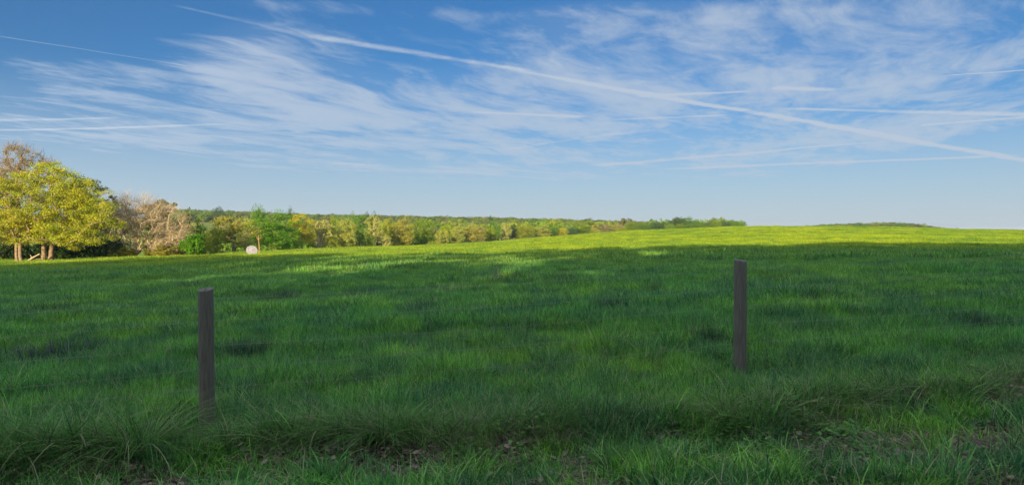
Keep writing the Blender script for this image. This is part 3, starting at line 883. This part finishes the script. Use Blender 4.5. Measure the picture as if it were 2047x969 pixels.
# trees behind the viewpoint whose long shadow lies over the near field
cast_open = tree_meshes('tall_open', 540, [[(0, 0, 0), (0, 0, 8), (.4, 0, 16)]], [(0, 0, 16, 5.5, 5, 6.0, 34), (0, 0, 7, 6.0, 5.5, 5.5, 150)], M_BARKD, leaf=(34, 1.4, .42, .6))
cast = [tree_meshes(f"tall_{i}", 500 + i, [[(0, 0, 0), (0, 0, 8), (.4, 0, 16)]], [(0, 0, 14, 6.5, 6, 8.6, 170), (0, 0, 5.5, 6.2, 5.5, 4.8, 100)], M_BARKD, leaf=(34, 1.5, .42, .6)) for i in range(3)]
k = 0
for row, (Y0, hs_) in enumerate(((-24, 1.13), (-34, 1.0))):
    for i in range(-15, 9):
        x = i * 9.0 + (4.5 if row else 0) + rg.uniform(-1.5, 1.5)
        y = Y0 + rg.uniform(-2, 2) - .02 * abs(x)
        s = hs_ * rg.uniform(.93, 1.08)
        gap = i in (-4, -3, -2, 0)
        if gap and row: s *= .70
        if i < -6: s *= 1.07
        place("roadside_tree", cast_open if gap and not row else cast[k % 3], x, y, "tall leafy roadside tree behind the viewer, its shadow lying across the field", color=(.08, .14, .03), scale=(s, s, s * 1.0), rz=rg.uniform(0, 6), group="roadside trees shading the near field")
        k += 1


# ------------------------------------------------------------------ grass tufts
def tuft(seed, n, h, spread, lean, width, mat, droop=.5, segs=3, tri=False, hv=.5):
    r = np.random.default_rng(seed)
    V, Fc, T = [], [], []
    for b in range(n):
        a = r.uniform(0, 6.283); rr = spread * math.sqrt(r.random())
        ba = a + r.normal(0, .9)
        x, y = rr * math.cos(a), rr * math.sin(a)
        hh = h * (1 - hv + hv * 2 * r.random() * .75)
        ln = lean * (.3 + r.random() * 1.1)
        dr = droop * r.random()
        dxx, dyy = math.cos(ba), math.sin(ba)
        w = width * r.uniform(.6, 1.2); sx, sy = -dyy * w, dxx * w
        base = len(V)
        for i in range(segs + 1):
            u = i / segs
            off = hh * (ln * u + dr * u * u * .9)
            z = hh * (u - dr * .45 * u * u * u) - .02
            ww = 1 - u ** 1.6 * .92
            V += [(x + dxx * off + sx * ww, y + dyy * off + sy * ww, z), (x + dxx * off - sx * ww, y + dyy * off - sy * ww, z)]
        t = r.random()
        for i in range(segs):
            q = base + 2 * i
            Fc.append((q, q + 1, q + 3, q + 2)); T.append(t)
    return mesh_np("tuft", V, Fc, mat, tint=T)


def rosette(seed, n, h, mat, w=.02):
    """small broadleaf weed: stalks with oval leaves"""
    r = np.random.default_rng(seed); V, Fc, T = [], [], []
    for b in range(n):
        a = r.uniform(0, 6.28); rr = r.uniform(.02, .13); x, y, z = rr * math.cos(a), rr * math.sin(a), h * r.uniform(.25, 1)
        d = np.array([math.cos(a), math.sin(a), r.uniform(-.2, .5)]); d /= np.linalg.norm(d)
        s = np.cross(d, (0, 0, 1)); s /= np.linalg.norm(s)
        L = w * r.uniform(1.0, 2.2); p = np.array([x, y, z]); k = len(V)
        V += [p, p + d * L * .5 + s * L * .38, p + d * L, p + d * L * .5 - s * L * .38]
        Fc.append((k, k + 1, k + 2, k + 3)); T.append(r.random())
    return mesh_np("rosette", np.array(V), Fc, mat, tint=T)


def litter(seed, n, mat):
    r = np.random.default_rng(seed); V, Fc, T = [], [], []
    for b in range(n):
        p = np.array([r.normal(0, .1), r.normal(0, .1), r.uniform(.004, .03)])
        a = r.uniform(0, 6.28)
        straw = r.random() < .5
        L, w = (r.uniform(.07, .20), .0030) if straw else (r.uniform(.03, .06), r.uniform(.014, .024))
        d = np.array([math.cos(a), math.sin(a), r.normal(0, .18)]) * L; s = np.array([-math.sin(a), math.cos(a), r.normal(0, .3)]) * w
        k = len(V); V += [p - d * .5, p + s, p + d * .5 + (0, 0, .006), p - s]; Fc.append((k, k + 1, k + 2, k + 3)); T.append(r.random())
    return mesh_np("litter", np.array(V), Fc, mat, tint=T)


near_t = [tuft(i, 15, .24, .05, .25, .0032, M_FIELD, .8, 4) for i in range(4)] + [tuft(10 + i, 10, .19, .06, .5, .0048, M_FIELD, 1.0, 4) for i in range(3)]
long_t = [tuft(20 + i, 13, .46, .10, .65, .0062, M_LONG, 1.8, 7) for i in range(4)] + [tuft(26 + i, 5, .50, .10, .75, .0095, M_LONG, 2.0, 7) for i in range(2)]
dry_t = [tuft(30 + i, 16, .34, .08, .7, .0020, M_STRAW, 1.4, 5) for i in range(3)]
short_t = [tuft(40 + i, 11, .13, .07, .6, .0052, M_FIELD, 1.0, 4) for i in range(4)]
weed_t = [rosette(50 + i, 26, .13, M_WEED, .024) for i in range(3)]
lit_t = [litter(60 + i, 26, M_LITTER) for i in range(3)]
fine_t = [tuft(70 + i, 26, .10, .05, .9, .0012, M_STRAW, 1.0, 3) for i in range(2)]


def wedge(r, n, y0, y1, tm=.86, pw=2.0):
    """even on the ground for pw=2, denser near for less"""
    Y = (r.uniform(y0 ** pw, y1 ** pw, n)) ** (1 / pw)
    t = r.uniform(-tm, tm, n)
    x = t * Y
    return x, Y


def vnoise(x, y, s, seed=0):
    """cheap smooth value noise"""
    r = np.random.default_rng(seed); G = r.random((64, 64))
    u, v = x * s, y * s
    i, j = np.floor(u).astype(int), np.floor(v).astype(int); a, b = u - i, v - j
    a, b = a * a * (3 - 2 * a), b * b * (3 - 2 * b)
    i0, j0, i1, j1 = i % 64, j % 64, (i + 1) % 64, (j + 1) % 64
    return G[i0, j0] * (1 - a) * (1 - b) + G[i1, j0] * a * (1 - b) + G[i0, j1] * (1 - a) * b + G[i1, j1] * a * b


def rots(r, n, tilt=.12):
    return np.stack([r.normal(0, tilt, n), r.normal(0, tilt, n), r.uniform(0, 6.283, n)], 1)


CL = [(1228, 624, 44, "small dark tussock of stems in the field left of the right post"),
      (1130, 565, 40, "dark flat clump higher in the field, straight above the small dark tussock"),
      (1010, 565, 46, "grey wide clump left of the dark flat clump"),
      (880, 590, 34, "dark clump in the field left of the grey wide clump"),
      (722, 598, 38, "dark clump in the field roughly midway between the left post and mid-photo"),
      (845, 630, 50, "broad faint clump below the two dark clumps in the middle field"),
      (70, 632, 78, "long dark clump in the field at the left, far from the post"),
      (90, 725, 125, "widest grey-green clump at the left edge behind the fence"),
      (490, 718, 62, "dark clump immediately right of the left post"),
      (1570, 572, 46, "dark green clump right of the right post's top"),
      (1640, 612, 30, "smallest dark clump right of the right post"),
      (1310, 592, 26, "little dark clump between the small tussock and the right post"),
      (1960, 655, 40, "brownish clump near the right edge of the field"),
      (380, 580, 40, "faint clump behind the top of the left post"),
      (1420, 690, 24, "little clump just left of the right post's lower half"),
      (560, 600, 36, "faint dark clump right of the left post's top")]
CLP = [(hit(px, py), hw / F * hit(px, py)[1]) for px, py, hw, _ in CL]


def clear_of_clumps(x, y):
    ok = np.ones(len(x), bool)
    for (cx, cy), w in CLP:
        ok &= ((x - cx) / w) ** 2 + ((y - cy - w * .3) / w) ** 2 > .55
    return ok


# near field (fence out to 13 m) and the tall fringe along the fence
r = np.random.default_rng(5)
x, y = wedge(r, 27000, 4.6, 13)
s = y - edge_y(x)
hmod = .42 + .6 * vnoise(x, y, 1.1, 3) + .40 * vnoise(x, y, 3.2, 4) + .45 * np.clip((vnoise(x, y, 2.3, 6) - .68) * 6, 0, 1)
hmod = hmod * (1 - .6 * np.exp(-((x + 2.9) / .5) ** 2 - ((y - 6.7) / .6) ** 2)) * (1 - .35 * np.exp(-((x - 2.64) / .5) ** 2 - ((y - 8.1) / .8) ** 2))
inf = (s > .1) & clear_of_clumps(x, y)
hmod = hmod * (.72 + .28 * np.clip((s - .6) / 1.6, 0, 1))
pts = np.stack([x, y, gz(x, y)], 1)[inf]
sc = hmod[inf]
near_coll = hidden_coll("near_grass_tufts", near_t)
scatter("meadow_grass", pts, np.stack([sc, sc, sc * r.uniform(.8, 1.2, len(sc))], 1), rots(r, len(sc)), r.integers(0, 7, len(sc)), near_coll, "shaded green meadow grass beyond the fence posts")
# middle field 12 to 36 m: wider tufts
mid_t = [tuft(80 + i, 34, .24, .22, .3, .0060, M_FIELD, .7, 3) for i in range(5)]
x, y = wedge(r, 30000, 12, 38, pw=1.3)
ok_ = clear_of_clumps(x, y); x, y = x[ok_], y[ok_]
sc = (.40 + .6 * vnoise(x, y, .55, 7) + .45 * vnoise(x, y, 1.6, 8) + .5 * np.clip((vnoise(x, y, .9, 9) - .70) * 6, 0, 1))
scatter("meadow_grass", np.stack([x, y, gz(x, y)], 1), np.stack([sc * 1.1, sc * 1.1, sc], 1), rots(r, len(sc), .08), r.integers(0, 5, len(sc)), hidden_coll("middle_grass_tufts", mid_t), "shaded meadow grass in the middle of the field")
# far field 36 to 330 m: broad patches
far_t = [tuft(90 + i, 46, .26, .8, .25, .020, M_FIELD, .6, 2) for i in range(5)]
x, y = wedge(r, 52000, 36, 330, pw=.75)
px_ = x / y * F + CX
edge = np.interp(px_, [0, 380, 430, 560, 620, 700, 800, 1000, 1200, 1500, 2047], [120, 118, 130, 190, 216, 232, 262, 345, 330, 330, 330])
k_ = y < edge
x, y = x[k_], y[k_]
sc = (.50 + .7 * vnoise(x, y, .14, 17) + .40 * vnoise(x, y, .5, 18)) * np.where(r.random(len(x)) < .05, 1.25, 1.0)
grow_ = np.interp(y, [36, 120, 330], [1.0, 1.25, 2.0])
scatter("meadow_grass", np.stack([x, y, gz(x, y)], 1), np.stack([sc * grow_, sc * grow_, sc * (.85 + .15 * grow_)], 1), rots(r, len(sc), .05), r.integers(0, 5, len(sc)), hidden_coll("far_grass_tufts", far_t), "sunlit yellow-green meadow grass on the rise")

# long arching fringe along the fence line
n = 3300
x = r.uniform(-7.5, 8.5, n); s = np.abs(r.normal(0, .30, n)) - .03
y = edge_y(x) + s
hl = (.26 + .34 * vnoise(x, y, .9, 21) + .32 * np.exp(-((x + 3.9) / .7) ** 2)) * (1 - .45 * np.exp(-((x + 2.8) / .45) ** 2))
kp = (np.abs(x) < y * .9) & (r.random(n) < .35 + .8 * vnoise(x, y, 1.3, 23))
pts = np.stack([x, y, gz(x, y)], 1)[kp]; sc = hl[kp]
scatter("long_grass", pts, np.stack([sc * 1.1, sc * 1.1, sc * .95], 1), rots(r, len(sc), .2), r.integers(0, 6, len(sc)), hidden_coll("long_grass_tufts", long_t), "long arching grass left unmown along the wire fence")
n = 1900
x = r.uniform(-7.5, 8.5, n); y = edge_y(x) + r.normal(-.02, .16, n)
kp = (np.abs(x) < y * .9) & (r.random(n) < .2 + .9 * vnoise(x, y, 1.1, 25))
pts = np.stack([x, y, gz(x, y)], 1)[kp]; sc = r.uniform(.35, .8, kp.sum())
scatter("dry_grass", pts, np.stack([sc, sc, sc * .8], 1), rots(r, len(sc), .35), r.integers(0, 3, len(sc)), hidden_coll("dry_grass_tufts", dry_t), "dry brown grass stems along the front of the long grass")
# verge in front
x, y = wedge(r, 26000, 4.2, 9.5, .9)
s = y - edge_y(x)
bare = vnoise(x, y, 1.5, 31) * .6 + vnoise(x, y, 4.5, 32) * .4
kp = (s < .12) & (r.random(len(x)) < np.clip((bare - .31) * 4, .12, 1))
pts = np.stack([x, y, gz(x, y)], 1)[kp]; sc = (.65 + .8 * vnoise(x, y, 2.2, 33))[kp]
scatter("verge_grass", pts, np.stack([sc, sc, sc * r.uniform(.7, 1.4, len(sc))], 1), rots(r, len(sc), .2), r.integers(0, 6, len(sc)), hidden_coll("verge_grass_tufts", short_t + near_t[4:6]), "short patchy grass of the verge in front of the fence")
x, y = wedge(r, 2600, 4.2, 9.5, .9)
s = y - edge_y(x)
kp = (s < .1) & (vnoise(x, y, 1.2, 35) > .72)
pts = np.stack([x, y, gz(x, y)], 1)[kp]; sc = r.uniform(.6, 1.3, kp.sum())
scatter("verge_weeds", pts, np.stack([sc, sc, sc], 1), rots(r, len(sc), .2), r.integers(0, 3, len(sc)), hidden_coll("verge_weed_plants", weed_t), "small broad-leaved weeds growing in the verge")
x, y = wedge(r, 9000, 4.2, 9.5, .9)
s = y - edge_y(x)
bare = vnoise(x, y, 1.5, 31) * .6 + vnoise(x, y, 4.5, 32) * .4
kp = (s < .25) & (bare < .50)
pts = np.stack([x, y, gz(x, y)], 1)[kp]; sc = r.uniform(.7, 1.4, kp.sum())
scatter("leaf_litter", pts, np.stack([sc, sc, sc], 1), rots(r, len(sc), .1), r.integers(0, 5, len(sc)), hidden_coll("litter_pieces", lit_t + fine_t), "brown leaf litter and straw lying on the bare verge")

# ------------------------------------------------------------------ dark clumps in the field and the big tussocks
clump_m = []
for i in range(3):
    r_ = np.random.default_rng(700 + i)
    me = tuft(710 + i, 900, .42, 1.0, .35, .004, M_CLUMP, .9, 4, hv=.6)
    # dome the clump: stems at the rim are shorter
    co = np.empty(len(me.vertices) * 3, np.float32); me.vertices.foreach_get("co", co); co = co.reshape(-1, 3)
    rr = np.hypot(co[:, 0], co[:, 1]); co[:, 2] *= np.clip(1.15 - rr * rr * .85, .15, 1)
    me.vertices.foreach_set("co", co.ravel()); me.update()
    clump_m.append(me)
for k, (px, py, hw, lab) in enumerate(CL):
    x, y = hit(px, py)
    w = hw / F * y
    o = link("weed_clump", clump_m[k % 3], loc=(x, y + w * .3, gz1(x, y) - .03))
    o.scale = (w * 1.45, w * 1.3, (.72 + .12 * (k % 3) + min(.5, y / 50)) * (1.15 if k == 0 else 1)); o.rotation_euler = (0, 0, k * .9 if hw < 60 else (k % 2) * math.pi)
    tag(o, lab, "weed clump", "dark weed clumps in the field")

tus = tuft(801, 420, .60, .16, .8, .0046, M_LONG, 1.7, 7, hv=.55)
for k, (px, py, s_, lab) in enumerate(((275, 900, .92, "big arching grass tussock just left of the left post's foot"),
                                       (25, 900, .85, "arching grass tussock in the bottom left corner"),
                                       (770, 880, .7, "arching grass tussock on the verge edge in mid-photo"),
                                       (1130, 820, .55, "small grass tussock at the verge edge between the posts"))):
    x, y = hit(px, py)
    o = link("grass_tussock", tus, loc=(x, y, gz1(x, y) - .02)); o.scale = (s_, s_, s_ * .9); o.rotation_euler = (0, 0, k * 1.7)
    tag(o, lab, "grass tussock", "grass tussocks along the fence")

# ------------------------------------------------------------------ fence: two round posts and five wires
m, N = new_mat("post_wood")
gp = N.n('ShaderNodeTexCoord')
sx_ = N.n('ShaderNodeMapping'); N.t.links.new(gp.outputs['Object'], sx_.inputs[0]); sx_.inputs['Scale'].default_value = (1, 1, .08)
grain = N.noise(sx_.outputs[0], 60, 6, .65)
blot = N.noise(gp.outputs['Object'], 5, 4, .6)
colp = N.mix(N.rng(grain, .35, .65), (.105, .090, .070), (.165, .145, .115))
colp = N.mix(N.rng(blot, .45, .7, 0, .5), colp, (.13, .125, .10))
pb = N.n('ShaderNodeBsdfPrincipled'); N.put(pb.inputs['Base Color'], colp); pb.inputs['Roughness'].default_value = .85
bp = N.n('ShaderNodeBump'); bp.inputs['Strength'].default_value = .7; bp.inputs['Distance'].default_value = .006; N.put(bp.inputs['Height'], grain)
N.t.links.new(bp.outputs[0], pb.inputs['Normal'])
o_ = N.n('ShaderNodeOutputMaterial'); N.t.links.new(pb.outputs[0], o_.inputs[0])
M_POST = m
m, N = new_mat("fence_wire")
pb = N.n('ShaderNodeBsdfPrincipled'); N.put(pb.inputs['Base Color'], N.mix(N.noise(pos(N), 20, 3), (.30, .29, .28), (.16, .11, .08)))
pb.inputs['Metallic'].default_value = .6; pb.inputs['Roughness'].default_value = .5
o_ = N.n('ShaderNodeOutputMaterial'); N.t.links.new(pb.outputs[0], o_.inputs[0])
M_WIRE = m


def post_mesh(seed, rad, H):
    r = np.random.default_rng(seed); n = 28; V, Fc = [], []
    zs = [-.5, 0, .15, .3, .45, .6, .75, .9, 1.05, H - .012, H - .003, H]
    ph = r.uniform(0, 6, 4)
    for k, z in enumerate(zs):
        rr = rad * (1.04 - .06 * z / H)
        if k == len(zs) - 2: rr *= .985
        if k == len(zs) - 1: rr *= .94
        for j in range(n):
            a = j / n * 2 * math.pi
            q = rr * (1 + .018 * math.sin(2 * a + ph[0] + z) + .012 * math.sin(5 * a + ph[1] + 3 * z) + (.03 * max(0, math.cos(a - ph[2])) ** 12 * math.sin(z * 2 + ph[3])))
            V.append((q * math.cos(a), q * math.sin(a), z + (.012 * math.cos(a - 1.2) if z > 1.1 else 0)))
    for k in range(len(zs) - 1):
        for j in range(n):
            j2 = (j + 1) % n
            Fc.append((k * n + j, k * n + j2, (k + 1) * n + j2, (k + 1) * n + j))
    # sawn top, drawn in towards the pith
    b = (len(zs) - 1) * n
    for f_ in (.5, .08):
        c0 = len(V)
        for j in range(n):
            x, y, z = V[b + j]; V.append((x * f_, y * f_, z - .002 * (1 - f_)))
        for j in range(n):
            Fc.append((b + j, b + (j + 1) % n, c0 + (j + 1) % n, c0 + j))
        b = c0
    me = bpy.data.meshes.new("fence_post"); me.from_pydata(V, [], Fc + [tuple(b + j for j in range(n))])
    me.polygons.foreach_set("use_smooth", [True] * ((len(zs) - 2) * n) + [False] * (len(me.polygons) - (len(zs) - 2) * n))
    me.materials.append(M_POST); me.update()
    return me


HP = 1.2
PL = (tx(412, 6.9), 6.9); PR = (tx(1480, 8.43), 8.43)
ZL, ZR = EYE - (832 - HZ) / F * 6.9, EYE - (728 - HZ) / F * 8.43
fence = empty("wire_fence", (PL[0], PL[1], ZL))
tag(fence, "plain wire fence strung on two round wooden posts along the field", "fence")
po = link("fence_post", post_mesh(1, .071, HP), fence, (0, 0, 0)); po["label"] = "thicker nearer round post in the left of the photo"
po2 = link("fence_post", post_mesh(2, .071, HP), fence, (PR[0] - PL[0], PR[1] - PL[1], ZR - ZL)); po2["label"] = "farther round post in the right of the photo"
po2.rotation_euler = (0, R(.6), 1.1)
po.rotation_euler = (0, R(-.3), 0)
dvec = np.array([PR[0] - PL[0], PR[1] - PL[1], ZR - ZL])
side = np.array([dvec[1], -dvec[0], 0]); side /= np.linalg.norm(side); side *= -.076     # wires on the field side
for hgt in (1.10, .88, .66, .44, .24):
    pts_ = []
    for u in np.linspace(-1, 2, 61):
        q = dvec * u + side; loc_u = u - math.floor(u)
        sag = -.035 * 4 * loc_u * (1 - loc_u) - .01 * math.sin(hgt * 20 + u * 3)
        pts_.append((q[0], q[1], hgt + q[2] + sag))
    v, f = tubes(np.array(pts_), np.full(61, .0018), [list(range(61))], sides=4)
    link("wire", mesh_np("wire", v, f, M_WIRE, smooth=True), fence)
    for (p_, ob) in ((np.zeros(3), po), (dvec, po2)):
        # staple: a small bent wire holding the strand
        c = side * .98 + np.array([0, 0, hgt]); u_ = side / np.linalg.norm(side)
        q = np.array([c - u_ * .02 + (0, 0, .012), c + u_ * .006 + (0, 0, .010), c + u_ * .006 - (0, 0, .010), c - u_ * .02 - (0, 0, .012)])
        v, f = tubes(q, np.full(4, .002), [[0, 1, 2, 3]], sides=4)
        st_ = link("staple", mesh_np("staple", v, f, M_WIRE), ob)
        st_.matrix_parent_inverse = ob.rotation_euler.to_matrix().to_4x4().inverted()  # staple stays in fence axes

# ------------------------------------------------------------------ round hay bale in white net wrap
Yb = 104.0
xb = tx(503, Yb); zb = gz1(xb, Yb)
bale = empty("hay_bale", (xb, Yb, zb + .64), R(26))
tag(bale, "round hay bale in pale net wrap standing at the field edge", "hay bale")


def bale_mesh(r, half, n=48, rings=(1, .8, .55, .3, .05), bulge=.06, seed=0, side=False):
    g = np.random.default_rng(seed); V, Fc = [], []
    def ring(y, rr, amp=.012):
        b = len(V)
        for j in range(n):
            a = j / n * 2 * math.pi
            q = rr * (1 + g.normal(0, amp) * .5 + amp * math.sin(3 * a + y))
            V.append((q * math.cos(a), y, q * math.sin(a) * (.985 if math.sin(a) < 0 else 1)))
        return b
    idx = []
    if side:
        for y in np.linspace(-half, half, 9): idx.append(ring(y, r * (1 - .02 * abs(y / half) ** 6)))
    else:
        for sgn in (-1, 1):
            ids = [ring(sgn * (half + bulge * (1 - q)) + g.normal(0, .006), r * q * .985) for q in rings]
            for a_, b_ in zip(ids, ids[1:]):
                for j in range(n): Fc.append((a_ + j, a_ + (j + 1) % n, b_ + (j + 1) % n, b_ + j))
        return V, Fc
    for a_, b_ in zip(idx, idx[1:]):
        for j in range(n): Fc.append((a_ + j, a_ + (j + 1) % n, b_ + (j + 1) % n, b_ + j))
    return V, Fc


m, N = new_mat("net_wrap")
tcn = N.n('ShaderNodeTexCoord')
cc = N.mix(N.rng(N.noise(tcn.outputs['Object'], 7, 5, .6), .35, .7), (.36, .345, .36), (.20, .195, .22))
d_ = N.n('ShaderNodeBsdfDiffuse'); N.put(d_.inputs[0], cc); o_ = N.n('ShaderNodeOutputMaterial'); N.t.links.new(d_.outputs[0], o_.inputs[0])
M_NET = m
m, N = new_mat("hay_end")
tcn = N.n('ShaderNodeTexCoord')
wv_ = N.n('ShaderNodeTexWave', wave_type='RINGS', rings_direction='Y'); N.t.links.new(tcn.outputs['Object'], wv_.inputs[0]); wv_.inputs['Scale'].default_value = 4; wv_.inputs['Distortion'].default_value = 3
cc = N.mix(N.m('MULTIPLY', wv_.outputs[1], .6), (.36, .34, .35), (.19, .18, .21))
cc = N.mix(N.rng(N.noise(tcn.outputs['Object'], 3, 4), .45, .6, 0, .6), cc, (.20, .17, .22))
d_ = N.n('ShaderNodeBsdfDiffuse'); N.put(d_.inputs[0], cc); o_ = N.n('ShaderNodeOutputMaterial'); N.t.links.new(d_.outputs[0], o_.inputs[0])
V, Fc = bale_mesh(.72, .62, side=True, seed=4)
link("net_wrap", mesh_np("net_wrap", V, Fc, M_NET, smooth=True), bale)
for k in range(2):
    V, Fc = bale_mesh(.72, .61, seed=5)
    h_ = len(Fc) // 2; hv_ = len(V) // 2
    fc = Fc[:h_] if k == 0 else [tuple(i - hv_ for i in q) for q in Fc[h_:]]
    vv = V[:hv_] if k == 0 else V[hv_:]
    link("hay_end", mesh_np("hay_end", vv, fc, m), bale)

# ------------------------------------------------------------------ the air
m = bpy.data.materials.new("haze_air"); m.use_nodes = True; m.node_tree.nodes.clear(); N = NT(m.node_tree)
pv = N.n('ShaderNodeVolumePrincipled'); pv.inputs['Color'].default_value = (.80, .88, 1.0, 1); pv.inputs['Density'].default_value = .00011; pv.inputs['Anisotropy'].default_value = .2
o_ = N.n('ShaderNodeOutputMaterial'); N.t.links.new(pv.outputs[0], o_.inputs['Volume'])
XA, YA, YB, ZA, ZB = 7200, -7200, 7200, -30, 52
hv = [(x, y, z) for z in (ZA, ZB) for y in (YA, YB) for x in (-XA, XA)]
hf = [(0, 2, 3, 1), (4, 5, 7, 6), (0, 1, 5, 4), (2, 6, 7, 3), (0, 4, 6, 2), (1, 3, 7, 5)]
hz = link("haze", mesh_np("haze", hv, hf, m))
tag(hz, "thin pale evening haze over the far woods", None, None, 'stuff')
